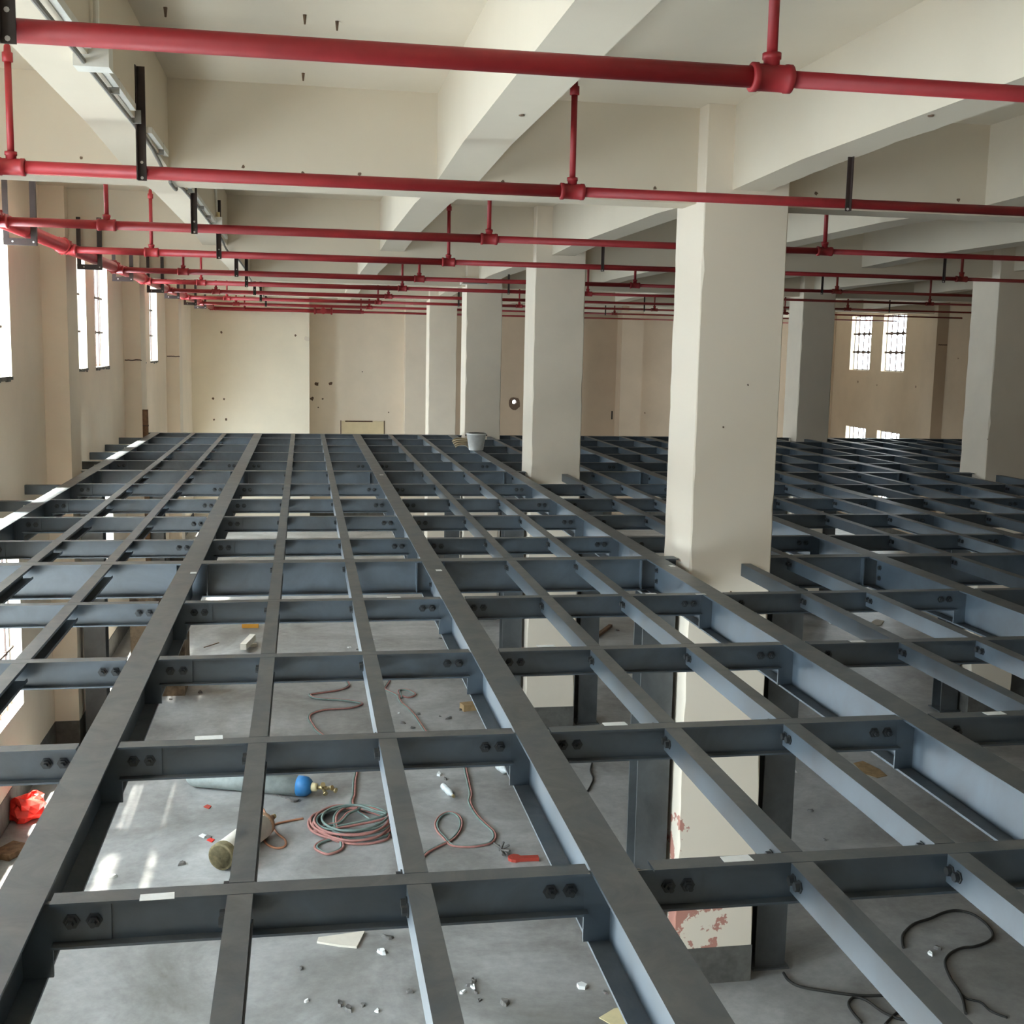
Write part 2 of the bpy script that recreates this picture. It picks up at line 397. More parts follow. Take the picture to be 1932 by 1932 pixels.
for ci, x in enumerate(CX):
    for ri in range(4):
        yc = ROWS[ROW1+ri]
        if not seg_seen((x, yc, ZF), (x, yc, SLAB), 500): continue
        o = column_mesh(0, CW, 0, CDp, chips=.02, seed=ci*9+ri)
        o.v = [(a, b_, c_) for a, b_, c_ in o.v]
        o = o.build('concrete_column', M['flake'] if (ci, ri) == (0, 0) else M['colm'], None, (x, yc-CDp/2, 0))
        dado(o, 0, CW, 0, CDp)
        lab = ['white plastered square column nearest the camera, its foot flaking to red',
               'white plastered square column, second behind the nearest one, rising through the steel grid',
               'white plastered square column standing behind the white bucket',
               'white plastered square column farthest back in the middle row'][ri] if ci == 0 else \
              ['', 'white plastered square column at the right edge of the view',
               'white plastered column left of the barred far right windows',
               'thin distant plastered column, last one in the right row'][ri]
        tag(o, lab, 'column'); cols.append(o)
        if (ci, ri) == (0, 0):
            ch = [(.34,-.22),(.36,-.24),(.22,1.05),(.4,1.37)]
        elif (ci, ri) == (1, 1): ch = [(-.005,.5)]
        else: ch = []
        for u, z in ch: chip(o, 'y', 0, u, z, .007, -1)
        if (ci, ri) == (0, 1): chip(o, 'y', 0, .38, -2.55, .05, -1)
for k in range(7):
    yc = ROWS[k]
    struct(MB().box(XL, -2.78, yc-CDp/2, yc+CDp/2, ZF, SLAB).build('pilaster_left', M['colm'] if k != 3 else M['plaster']))
    MB().box(XL, -2.776, yc-CDp/2-.004, yc+CDp/2+.004, ZF, ZF+.33).build('skirting_band', M['dado'], D.objects[-1] if False else C.objects[-1])
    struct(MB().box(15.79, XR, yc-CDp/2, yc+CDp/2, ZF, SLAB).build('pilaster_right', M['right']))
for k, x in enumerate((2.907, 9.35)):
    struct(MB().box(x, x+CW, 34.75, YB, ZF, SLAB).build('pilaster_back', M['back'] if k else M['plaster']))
# rebar ends left across pilasters
for k, z in ((4, 1.28), (5, 1.28)):
    yc = ROWS[k]; b = MB(); rr = random.Random(k)
    pts = [(-3.05+.28*i/9, yc-CDp/2-.006, z+.012*(rr.random()-.5)) for i in range(10)]
    b.tube(pts, .012, 6); p = [o for o in C.objects if o.name.startswith('pilaster_left')][k]; b.build('rebar_stub', M['bar'], p)
yc = ROWS[5]; p = [o for o in C.objects if o.name.startswith('pilaster_right')][5]
MB().tube([(15.85+.03*i, yc-CDp/2-.006, 1.93+.006*(i % 2)) for i in range(9)], .012, 6).build('rebar_stub', M['bar'], p)

# ceiling beams (cast with the slab)
TCY = [(c-.14, c+.19) for c in ROWS]
for a, e in TCY:
    struct(MB().box(XL, XR, a, e, 2.71, SLAB).build('ceiling_beam', M['soffit']))
CLX = [-1.065, 1.10, 3.265, 5.41, 7.57, 9.70, 11.85, 14.0]
def cl_mesh(x, y0, y1, ragged=0):
    b = MB(); hx = .148; n = 60 if ragged else 1
    prof = [(y0, 2.79), (y0+1.4, 2.83), (y1-1.45, 2.83), (y1, 2.79)]
    def zb(y):
        for (ya, za), (yb2, zb2) in zip(prof, prof[1:]):
            if ya <= y <= yb2: return za+(zb2-za)*(y-ya)/(yb2-ya)
        return 2.8
    ys = sorted({y0, y0+1.4, y1-1.45, y1, *([y0+(y1-y0)*k/n for k in range(n+1)] if ragged else [])})
    rr = random.Random(5); m = 5; off = 0.0
    for y in ys:
        if ragged: off = .6*off+.4*ragged*(rr.random())
        z = zb(y); b.v += [(x-hx, y, SLAB), (x-hx, y, z), (x+hx-off, y, z), (x+hx, y, z+off*.6), (x+hx, y, SLAB)]
    for k in range(len(ys)-1):
        for i in range(4): b.f.append((k*m+i, k*m+i+1, (k+1)*m+i+1, (k+1)*m+i))
    return b
for x in CLX:
    for k in range(6):
        y0, y1 = TCY[k][1], TCY[k+1][0]
        near_col = abs(x-3.265) < .1
        if y1 < 1: continue
        o = cl_mesh(x, y0, y1, .05 if (near_col and k == 1) else 0).build('ceiling_beam', M['soffit']); struct(o)
# stubs and old fixing holes in the soffit
ceil_o = D.objects['ceiling']
for u, v in ((312,14),(636,40),(575,28),(572,138)):
    p = onz(u, v, SLAB); b = MB(); b.tube([(p.x, p.y, SLAB-.05), (p.x, p.y, SLAB)], [.006, .012], 6); b.build('anchor_stub', M['chip'], ceil_o)
for (u, v, yy) in ((153,298,8.79),(459,315,8.79),(571,327,8.79),(678,328,8.79),(948,343,8.79),(1235,355,8.79),(1540,365,8.79),(1808,377,8.79)):
    d = ray(u, v); p = CAMP+d*(yy/d.y); o = [q for q in C.objects if q.name.startswith('ceiling_beam')][2]
    chip(o, 'y', yy, p.x, p.z, .013, -1)
for (u, v) in ((892,299),(985,218),(825,371),(1757,219)):
    p = onz(u, v, 2.825); b = MB(); b.prism([(p.x+.014*math.cos(a)*(1+.3*math.sin(3*a)), p.y+.02*math.sin(a)) for a in [k*.7 for k in range(9)]], 2.823, 2.829, lambda t, p_, q: (p_, q, t))
    b.build('plaster_chip', M['chip'], ceil_o)

# ------------------------------------------------------------------ steel platform
MX = [-2.595, -.811, .948, 2.708, 4.567, 6.43, 8.30, 10.13, 12.0, 13.86, 15.6]
SUBX = [[-1.945, -1.40], [-.188, .337], [1.56, 2.10], [3.355, 3.83], [5.25, 5.93], [7.03, 7.61], [8.93, 9.55], [10.78, 11.29], [12.6, 13.2], [14.45, 15.05]]
TY = [2.37, 8.892, 15.417, 21.94]
CR = [[3.391, 4.75, 6.104, 7.464], [9.888, 11.229, 12.51, 13.904], [16.667, 18.039, 19.412, 20.839]]
CR = [[y+.0375 for y in r] for r in CR]
MW, MH, TW, TH_, CWd, CH, JW, JH = .144, .25, .13, .25, .074, .14, .074, .095
def i_prof(b, h, tf, tw):
    a, c = b/2, tw/2
    return [(-a,0),(-a,-tf),(-c,-tf),(-c,-h+tf),(-a,-h+tf),(-a,-h),(a,-h),(a,-h+tf),(c,-h+tf),(c,-tf),(a,-tf),(a,0)]
def c_prof(b, h, t):      # lipped channel, web on the left
    a = b/2; return [(-a,0),(-a,-h),(a,-h),(a,-h+.016),(a-t,-h+.016),(a-t,-h+t),(-a+t,-h+t),(-a+t,-t),(a-t,-t),(a-t,-.016),(a,-.016),(a,0)]
CACHE = {}
def beam_mesh(kind, L):
    key = (kind, round(L, 3))
    if key in CACHE: return CACHE[key]
    b = MB()
    if kind == 'main': b.prism(i_prof(MW, MH, .010, .008), 0, L, lambda t, p, q: (p, t, q))
    elif kind == 'girder': b.prism(i_prof(TW, TH_, .010, .008), 0, L, lambda t, p, q: (t, -p, q))
    elif kind == 'cross': b.prism(i_prof(CWd, CH, .008, .006), 0, L, lambda t, p, q: (t, -p, q))
    else: b.prism(c_prof(JW, JH, .004), 0, L, lambda t, p, q: (p, t, q))
    me = D.meshes.new(kind+'_section'); me.from_pydata(b.v, [], b.f); me.update(); me.materials.append(M['steel']); CACHE[key] = me
    return me
def bolt_mesh():
    b = MB(); b.lathe([(0, .024), (.005, .024), (.0051, .0165), (.018, .0165), (.0181, .0095), (.036, .0095)], (0, 0, 0), (0, -1, 0), 6)
    me = D.meshes.new('bolt'); me.from_pydata(b.v, [], b.f); me.materials.append(M['bolt']); return me
BOLT = bolt_mesh()
bx_ = MB(); bx_.lathe([(0, .021), (.005, .021), (.0051, .0155), (.02, .0155)], (0, 0, 0), (-1, 0, 0), 6)
BOLTX = D.meshes.new('bolt_side'); BOLTX.from_pydata(bx_.v, [], bx_.f); BOLTX.materials.append(M['bolt'])
pl = MB().box(0, .215, 0, .008, -.128, -.011)
PLATE = D.meshes.new('fin_plate'); PLATE.from_pydata(pl.v, [], pl.f); PLATE.materials.append(M['steel'])
st = MB().box(0, .085, 0, .010, -MH+.010, -.010)
STIFF = D.meshes.new('stiffener'); STIFF.from_pydata(st.v, [], st.f); STIFF.materials.append(M['steel'])
BAYW = ['front', 'second', 'back']
pieces = []
# girders under and between the columns
GSEG = [(-2.72, 2.89), (3.58, 9.33), (10.03, 15.78)]
for ti, y in enumerate(TY):
    for si, (a, e) in enumerate(GSEG):
        if not seg_seen((a, y, 0), (e, y, 0)) or (ti == 0 and si == 2): continue
        o = put('steel_girder', beam_mesh('girder', e-a), None, (a, y, 0))
        tag(o, 'deep grey steel girder %s, %s' % (['in the foreground at the bottom edge', 'level with the nearest column', 'level with the second column', 'along the far edge of the platform'][ti],
            ['left of the middle columns', 'between middle and right columns', 'right of the right columns'][si]), 'girder', 'deep girders on the column lines')
        pieces.append((o, a, e, y-.07, y+.07))
        for x in MX:
            if a-.05 < x < e+.05 and 0 < ti < 3:
                for s_ in (-.11, .11):
                    if a < x+s_ < e: put('stiffener', STIFF2 if False else D.meshes.get('girder_rib') or (lambda b: (b.materials.append(M['steel']), b)[1])((lambda q: (q, q.from_pydata(*(lambda z: (z.v, [], z.f))(MB().box(-.004, .004, -.06, -.005, -TH_+.01, -.01))))[0])(D.meshes.new('girder_rib'))), o, (x+s_-a, 0, 0))
# longitudinal main beams
for mi, x in enumerate(MX):
    for bi in range(3):
        y0, y1 = TY[bi]+TW/2+.002, TY[bi+1]-TW/2-.002
        if not seg_seen((x, y0, 0), (x, y1, 0)): continue
        o = put('main_beam', beam_mesh('main', y1-y0), None, (x, y0, 0))
        tag(o, 'wide grey steel main beam, %s line from the left wall, %s bay from the camera' % (ORD[mi+1], ORD[bi+1]), 'beam', 'wide main beams of the platform')
        pieces.append((o, x-.073, x+.073, y0, y1))
        for y in CR[bi]:
            for sg in (-1, 1):
                if mi == 0 and sg < 0: continue
                put('stiffener', STIFF, o, (0.004 if sg > 0 else -.089, y-y0-.004, 0))
        if bi > 0:            # splice bolts on the web beside the girder
            for zz in (-.08, -.165): put('bolt', BOLTX, o, (-.004, .06, zz))
        for zz in (-.08, -.165): put('bolt', BOLTX, o, (-.004, y1-y0-.06, zz))
# cross beams
rown = 0
for bi in range(3):
    for ci in range(4):
        rown += 1; y = CR[bi][ci]
        for k in range(len(MX)-1):
            g = .008
            a, e = MX[k]+MW/2+g, MX[k+1]-MW/2-g
            if bi == 0 and ci == 0 and k in (1, 2): a += .01; 
            if k == 2 and bi == 0 and ci == 0: a += .035
            if not seg_seen((a, y, 0), (e, y, 0)): continue
            o = put('cross_beam', beam_mesh('cross', e-a), None, (a, y, 0))
            tag(o, 'dark grey steel cross beam, %s row from the camera, %s bay from the left wall' % (ORD[rown], ORD[k+1]), 'beam', 'cross beams between the main beams')
            pieces.append((o, a, e, y-.04, y+.04))
            if y < 17.5 and e < 12:
                put('fin_plate', PLATE, o, (-.05, -.012, 0)); put('fin_plate', PLATE, o, (e-a-.165, .003, 0))
                for xx, yy in ((.055, -.012), (.118, -.012), (e-a-.055, -.003), (e-a-.118, -.003)): put('bolt', BOLT, o, (xx, yy, -.066))
        # short stub to the left wall
        if seg_seen((XL, y, 0), (MX[0], y, 0), 60):
            b = MB().prism(c_prof(CWd, .105, .006), 0, MX[0]-MW/2-XL-.004, lambda t, p, q: (t, p, q))
            o = b.build('wall_stub', M['steel'], None, (XL+.002, y, -.012))
            tag(o, 'short grey steel stub from left wall to the edge beam, %s row from the camera' % ORD[rown], 'beam', 'stubs tying the platform to the left wall')
            MB().lathe([(0, .012), (.004, .012)], (.30, -.038, -.05), (0, -1, 0), 8).build('bolt_hole', M['hole'], o)
# joists
ALLY = sorted(TY+sum(CR, [])); halfw = {y: (TW/2 if y in TY else CWd/2) for y in ALLY}
jl = 0
for k, pair in enumerate(SUBX):
    for x in pair:
        jl += 1
        for gi in range(len(ALLY)-1):
            ya, yb = ALLY[gi], ALLY[gi+1]; y0, y1 = ya+halfw[ya]+.004, yb-halfw[yb]-.004
            for cx in CX:          # stop at the concrete columns
                if cx-.05 < x < cx+CW+.05:
                    for yc in ROWS:
                        if yc-CDp/2 < y1 < yc+CDp/2+.2 and yb in TY: y1 = yc-CDp/2-.01
                        if yc-CDp/2-.2 < y0 < yc+CDp/2 and ya in TY: y0 = yc+CDp/2+.01
            if not seg_seen((x, y0, 0), (x, y1, 0), 250): continue
            o = put('joist', beam_mesh('joist', y1-y0), None, (x, y0, 0))
            tag(o, 'narrow grey steel joist, %s line from left wall, %s gap from the camera' % (ORD[jl], ORD[gi+1]), 'joist', 'narrow joists between the cross beams')
            pieces.append((o, x-.04, x+.04, y0, y1))
            if y0 < 15 and x < 9:
                for yy in (.03, .075) if gi else (.05,): put('bolt', BOLTX, o, (-JW/2, yy if gi else .06, -.045))
                if abs(y1-(yb-halfw[yb]-.004)) < .001:
                    for yy in (.03, .075): put('bolt', BOLTX, o, (-JW/2, y1-y0-yy, -.045))
# paper labels stuck on top flanges
for u, v, w, d in ((297,1692,.10,.045),(394,1392,.115,.05),(1390,1620,.10,.045),(1160,1366,.105,.045),(1030,1219,.10,.045),(743,1127,.09,.03),(365,1081,.06,.045),(828,1076,.06,.045),
                   (1228,1120,.075,.03),(1617,1210,.09,.04),(1876,1346,.10,.045),(1268,1068,.07,.04),(720,896,.06,.05),(1322,1121,.07,.03),(205,975,.1,.03),(1505,1047,.09,.03)):
    p = onz(u, v, .0)
    hit = [q for q in pieces if q[1] <= p.x <= q[2] and q[3]-.02 <= p.y <= q[4]+.02]
    if not hit: continue
    q = min(hit, key=lambda r: (r[4]-r[3])*(r[2]-r[1])); o = q[0]; c = p-o.location
    if 'main' in o.name: w, d = d, w
    rr = random.Random(int(u)); b = MB(); e = .004
    b.prism([(c.x-w/2+e*rr.random(), c.y-d/2), (c.x+w/2, c.y-d/2+e*rr.random()), (c.x+w/2-e, c.y+d/2), (c.x-w/2, c.y+d/2-e)], .0002, .0016, lambda t, a, b_: (a, b_, t))
    b.build('paper_label', M['paper'], o)
# steel posts on the column lines
b = MB().prism(i_prof(.27, .25, .014, .010), 0, 1, lambda t, p, q: (p, q+.125, t))
def post(x, y, lab):
    h = -TH_-ZF-.016
    bb = MB().prism(i_prof(.262, .25, .014, .010), .016, h, lambda t, p, q: (p, q+.125, t))
    o = bb.build('steel_post', M['post'], None, (x, y, ZF)); tag(o, lab, 'post', 'steel posts under the platform')
    MB().box(-.158, .158, -.165, .165, 0, .016).build('base_plate', M['post'], o)
    MB().box(-.15, .15, -.14, .14, h, h+.016).build('cap_plate', M['post'], o)
RW = ['', 'nearest', 'second', 'third']
for ti in (1, 2, 3):
    y = TY[ti]
    for x, lab in ((-2.60, 'grey steel post by the left wall, on the %s column line' % RW[ti]), (2.735, 'dark steel post left of the %s middle column' % RW[ti]),
                   (3.80, 'dark steel post right of the %s middle column' % RW[ti]), (9.16, 'dark steel post left of the right column, %s column line' % RW[ti]),
                   (10.22, 'dark steel post right of the right column, %s column line' % RW[ti])):
        if seg_seen((x, y, -.3), (x, y, ZF), 300): post(x, y, lab)

# ------------------------------------------------------------------ red sprinkler pipes
PYS = [4.079, 7.209, 10.506, 13.479, 16.919, 19.841, 23.102, 26.356, 29.9, 34.2]
PZ = 2.55; HX, HZ = -2.50, 2.585
RX = [-1.6, 1.6, 4.72, 7.83, 10.95]
PEND = [6.0, 8.5, 10.5, 12.5, 14.5, 15.3, 15.4, 15.4, 15.6, 15.5]
PRAD = [(-9, .038), (1.6, .034), (4.72, .026), (7.83, .022), (10.95, .018)]
def prad(x, k):
    r = .037
    for xx, q in ((1.6, .030 if k else .029), (4.72, .024), (7.83, .021), (10.95, .018)):
        if x >= xx: r = q
    return r
for k, y in enumerate(PYS):
    root = empty('sprinkler_pipe', (HX, y, PZ))
    m = M['red']
    xs = [HX]+[x for x in RX if x < PEND[k]]+[PEND[k]]
    for a, e in zip(xs, xs[1:]):
        r = prad(a+.01, k) if a > HX else .037
        if k == 9 and a < 1: r = .052
        ctr = root.location
        bb = MB().tube([(a-HX+(.065 if a == HX else 0), 0, 0), (e-HX, 0, 0)], r, 16)
        bb.build('pipe_run', m if e < 7.9 else M['rust_red'], root, smooth=True)
    for x in xs[1:-1]:
        r = prad(x-.05, k)+.009; t = MB()
        t.lathe([(-.075, r*.96), (-.072, r+.004), (-.052, r+.004), (-.05, r), (.05, r), (.052, r+.003), (.072, r+.003), (.075, r*.96)], (x-HX, 0, 0), (1, 0, 0), 16)
        t.lathe([(0, .028), (.06, .028), (.062, .033), (.082, .033), (.084, .02)], (x-HX, 0, 0), (0, 0, 1), 14)
        t.build('tee_fitting', m if x < 7 else M['rust_red'], root, smooth=True)
        ri = MB().tube([(x-HX, 0, .05), (x-HX+.0, 0, .60)], .019 if x < 5 else .017, 12).build('riser', m if x < 7 else M['rust_red'], root, smooth=True)
        MB().lathe([(.56, .019), (.562, .029), (.61, .029), (.612, .02), (.645, .018), (.66, .008), (.68, .008)], (x-HX, 0, 0), (0, 0, 1), 12).build('sprinkler_head', m if x < 7 else M['rust_red'], ri, smooth=True)
    tag(root, 'red sprinkler branch pipe crossing under the ceiling, %s from the camera' % ORD[k+1], 'pipe', 'red sprinkler branch pipes')
# the header along the left wall
root = empty('sprinkler_main', (HX, 0, HZ))
MB().tube([(0, 2.9, 0), (0, 34.3, 0)], .066, 20).build('pipe_run', M['red_header'], root, smooth=True)
for k, y in enumerate(PYS):
    c = MB(); c.lathe([(-.075, .07), (-.073, .084), (-.03, .084), (-.028, .077), (.028, .077), (.03, .084), (.073, .084), (.075, .07)], (0, y, 0), (0, 1, 0), 18)
    for q in range(10):
        a = 2*math.pi*q/10
        for s_ in (-.05, .05): c.lathe([(0, .011), (.02, .011)], (.084*math.cos(a), y+s_-.01, .084*math.sin(a)), (0, 1, 0), 6)
    c.lathe([(.0, .05), (.11, .05), (.112, .058), (.13, .058), (.132, .04)], (0, y, PZ-HZ), (1, 0, 0), 14)
    c.build('pipe_coupling', M['red_header'], root, smooth=True)
tag(root, 'thick red sprinkler main running along the left wall under the ceiling', 'pipe')
v = MB(); vp = Vector((.55, 34.2, PZ))
v.lathe([(-.26, .055), (-.25, .095), (-.21, .095), (-.2, .07), (.2, .07), (.21, .095), (.25, .095), (.26, .055)], vp, (1, 0, 0), 16)
v.lathe([(0, .04), (.2, .04), (.21, .09), (.22, .09)], vp, (0, -1, 0), 12)
v.v = [(a-HX, b_-34.2, c_-PZ) for a, b_, c_ in v.v]
v.build('valve', M['red'], [q for q in C.objects if q.name.startswith('sprinkler_pipe')][9])

# hangers
def angle_iron(b, x, y, z0, z1, w=.045, t=.006, lg=-1, fr=True):
    b.box(x-w/2, x+w/2, y, y+t, z0, z1)
    e = x-w/2 if lg < 0 else x+w/2-t
    b.box(e, e+t, y-w+t if fr else y+t, y if fr else y+w, z0, z1)
for k, y in enumerate(PYS[:9]):
    for x, zt, w in ((-.893, 3.12 if k % 2 else 3.1, .05), (3.36, 2.835, .03), (7.58, 2.835, .026), (11.85, 2.835, .024)):
        if x > PEND[k] or not seg_seen((x, y, 2.5), (x, y, zt), 200): continue
        if k == 0 and x < 0: zt = 3.395
        r = prad(x, k); b = MB(); angle_iron(b, 0, 0, 2.50-2.8, zt-2.8, w, lg=-1 if x < 0 else 1)
        o = b.build('pipe_hanger', M['hanger'], None, (x, y-r-.007, 2.8))
        cl = ['left', 'middle', 'right', 'far right'][[-.893, 3.36, 7.58, 11.85].index(x)]
        tag(o, 'dark angle iron hanger holding the %s red branch pipe, %s ceiling beam' % (ORD[k+1], {'left': 'left', 'middle': 'middle column', 'right': 'right side', 'far right': 'far right side'}[cl]), 'hanger', 'angle iron pipe hangers')
        for zz in ((2.515, 2.60) if x < 0 else (2.512,)): MB().lathe([(0, .0085), (.003, .0085)], (0, -.0005, zz-2.8), (0, -1, 0), 8).build('bolt', M['hole'], o)
for k, y in enumerate((5.2, 8.73, 11.62, 15.215, 17.9, 21.73, 24.4, 28.25, 30.95)):
    b = MB(); x0, x1 = -2.67, -2.385; zt = 3.06 if k % 2 else 3.398
    angle_iron(b, x0+.025-HX, 0, 2.452-HZ, zt-HZ, .05, fr=False); angle_iron(b, x1-.025-HX, 0, 2.452-HZ, zt-HZ, .05, lg=1, fr=False)
    o = b.build('pipe_bracket', M['hanger'], None, (HX, y, HZ))
    tag(o, 'dark U shaped bracket carrying the thick red main, %s from the camera' % ORD[k+1], 'bracket', 'U brackets under the red main')
    MB().box(x0-HX, x1-HX, -.006, 0, 2.445-HZ, 2.505-HZ).box(x0-HX, x1-HX, 0, .05, 2.445-HZ, 2.451-HZ).build('cross_bar', M['hanger'], o)
    for xx in (-.09, .09): MB().lathe([(0, .009), (.004, .009)], (xx, -.006, 2.475-HZ), (0, -1, 0), 8).build('bolt', M['hole'], o)
    h = MB(); h.tube([(.072*math.cos(a), .02, .072*math.sin(a)) for a in [math.pi*q/12 for q in range(-3, 16)]], .006, 6); h.build('pipe_clip', M['red_header'], o)

# conduit under the left ceiling beam
xc, zc = -.935, 2.83
b = MB(); pts = [(xc, 2.7, 2.775)]
for k in (1, 2, 3, 4):
    a, e = TCY[k+1]
    pts += [(xc, a-1.45, 2.812), (xc, a-.55, 2.788), (xc+.005, a-.25, 2.755), (xc+.03, a-.06, 2.71), (xc+.03, a-.02, 2.694), (xc+.03, e+.02, 2.694), (xc+.02, e+.12, 2.74), (xc, e+.5, 2.783), (xc, e+1.3, 2.812)]
pts.append((xc, 33, 2.812))
root = MB().tube(catmull(pts, 4), .012, 8).build('cable_conduit', M['cable'])
tag(root, 'dusty grey cable and white conduit clipped along the left ceiling beam', 'conduit')
for a, e in ((3.2, 5.52), (5.8, 6.9), (7.6, 8.5), (9.6, 12.9), (13.2, 14.9)):
    MB().box(-.917, -.885, a, e, 2.832, 2.868).build('trunking', M['conduit'], root)
for y in (5.68, 13.05):
    bx = MB().box(-.98, -.83, y-.06, y+.06, 2.78, 2.83).box(-.915, -.83, y-.06, y+.06, 2.83, 2.90).build('junction_box', M['conduit'], root)
    MB().tube([(-.89, y, 2.9), (-.89, y+.02, 3.05), (-.905, y+.02, 3.395)], .014, 8).build('conduit_drop', M['conduit'], root)
    MB().lathe([(0, .018), (.05, .018)], (-.87, y-.02, 2.90), (0, 0, 1), 8).build('yellow_plug', M['yellow'], bx)
for y in (3.6, 4.4, 6.3, 7.1, 8.2, 10.2, 11.4, 12.2):
    MB().box(-.94, -.885, y, y+.012, 2.80, 2.872).build('clip', M['cable'], root)
b = MB().box(-.2, .2, -.12, .12, 0, .07)
p = onz(838, 552, 2.66); o = MB().box(-.25, .25, -.12, .12, -.06, .06).build('light_housing', M['conduit'], None, (3.05, TCY[4][0]-.13, 2.80))
tag(o, 'pale boxed light housing on the ceiling beam by the third middle column', 'light'); MB().box(-.22, .22, -.124, -.12, -.045, -.015).build('lens_slot', M['cable'], o)
# timber stood at the far left corner
o = MB().box(-.045, .045, -.03, .03, ZF, .42).build('timber_stud', M['darkwood'], None, (-2.735, 21.70, 0)); tag(o, 'brown weathered timber stud standing where the edge beam meets far wall', 'timber')
MB().box(-.05, .05, -.034, .034, .13, .15).build('nail_strap', M['bar'], o)

# ------------------------------------------------------------------ things on the platform
p = onz(893, 849, 0.0)
o = empty('bucket', (2.70, p.y, .0)); r0, r1, h = .115, .16, .27
b = MB(); n = 28; prof = [(0, .001), (0, r0-.004), (.006, r0), (h-.03, r1-.008), (h-.028, r1), (h-.012, r1), (h, r1-.004), (h, r1-.012), (.02, r0-.012), (.02, .001)]
b.lathe(prof, (0, 0, 0), (0, 0, 1), n); b.build('bucket_body', M['bucket'], o, smooth=True)
MB().tube([(r1*math.cos(a), -.03-.07*math.sin(a)*0-.0, h-.02+.03*math.sin(a)) for a in [math.pi*q/14 for q in range(15)]], .004, 6).build('wire_handle', M['bar'], o)
for s_ in (-1, 1): MB().lathe([(0, .012), (.02, .012)], (s_*(r1-.004), 0, h-.035), (s_, 0, 0), 8).build('handle_lug', M['bar'], o)
tag(o, 'white plastic bucket standing on the main beam before the third column', 'bucket')
b = MB()
for q in range(4):
    rr = .10+.018*q; b.tube([(rr*math.cos(a)*1.0, rr*math.sin(a)*.9, .012+.03*q+.05*abs(math.sin(a))) for a in [2*math.pi*t/26 for t in range(26)]], .010, 6, closed=True)
o = b.build('rope_coil', M['tan'], None, (2.52, p.y+.35, 0), smooth=True); tag(o, 'small coil of tan rope lying beside the white bucket', 'rope')

# ------------------------------------------------------------------ things on the lower floor
def flat(name, m, pts, z=.012, lab=None, cat=None, tilt=0, group=None):
    P = [fl(u, v) for u, v in pts]; c = sum(P, Vector())/len(P); b = MB()
    n = len(P); b.v += [((q-c).x, (q-c).y, .001+tilt*i/n) for i, q in enumerate(P)]+[((q-c).x, (q-c).y, z+tilt*i/n) for i, q in enumerate(P)]
    b.f += [tuple(range(n-1, -1, -1)), tuple(range(n, 2*n))]+[(i, (i+1) % n, n+(i+1) % n, n+i) for i in range(n)]
    o = b.build(name, m, None, (c.x, c.y, ZF)); tag(o, lab, cat, group); return o
# oxygen cylinder
r = .115; A, B = fl(372, 1484), fl(566, 1501)
d = (B-A).normalized(); root = empty('gas_cylinder', A+Vector((0, 0, r)))
L = (B-A).length; ax = Vector((0, 0, 0))
MB().lathe([(-.12, .02), (-.11, .06), (-.07, .095), (0, r), (L*.995, r)], ax, d, 24).build('cylinder_body', M['cylgrey'], root, smooth=True)
MB().lathe([(L-.02, r+.001), (L+.05, r+.001), (L+.09, r*.93), (L+.125, r*.7), (L+.145, .045), (L+.15, .03)], ax, d, 24).build('shoulder', M['cylblue'], root, smooth=True)
MB().lathe([(L+.14, .05), (L+.2, .045), (L+.205, .02)], ax, d, 14).build('neck_ring', M['yellow'], root, smooth=True)
vb = MB(); vb.lathe([(L+.2, .022), (L+.33, .022)], ax, d, 10); pv = d*(L+.27)
for q, (dx, dz) in enumerate(((.0, .07), (.0, -.05), (.05, .03), (.08, -.01))): vb.lathe([(0, .018), (.07, .018), (.072, .028), (.09, .028)], pv+d*dx, Vector((.3*q, -.7, dz*10)), 10)
vb.build('valve', M['brass'], root, smooth=True)
tag(root, 'pale grey gas cylinder with blue shoulder lying on the lower floor', 'gas cylinder')
# acetylene cylinder
r = .135; A, B = fl(419, 1640), fl(493, 1582); d = (B-A).normalized(); L = (B-A).length
root = empty('gas_cylinder', A+Vector((0, 0, r)))
MB().lathe([(.03, .001), (.03, r-.03), (.05, r-.004), (.06, r-.004), (L, r-.004)], ax, d, 26).build('cylinder_body', M['cylwhite'], root, smooth=True)
MB().lathe([(L-.01, r-.003), (L+.06, r*.93), (L+.11, r*.7), (L+.14, r*.4), (L+.15, .03), (L+.24, .03)], ax, d, 24).build('shoulder', M['cyltan'], root, smooth=True)
fr = MB(); fr.lathe([(.06, r-.002), (-.02, r), (-.03, r-.006), (-.03, r-.02), (.029, r-.022)], ax, d, 26, False); fr.build('foot_ring', M['footring'], root, smooth=True)
MB().lathe([(L+.2, .026), (L+.28, .026)], ax, d, 10).build('valve', M['brass'], root)
tag(root, 'white gas cylinder lying with its stained foot ring facing the camera', 'gas cylinder')
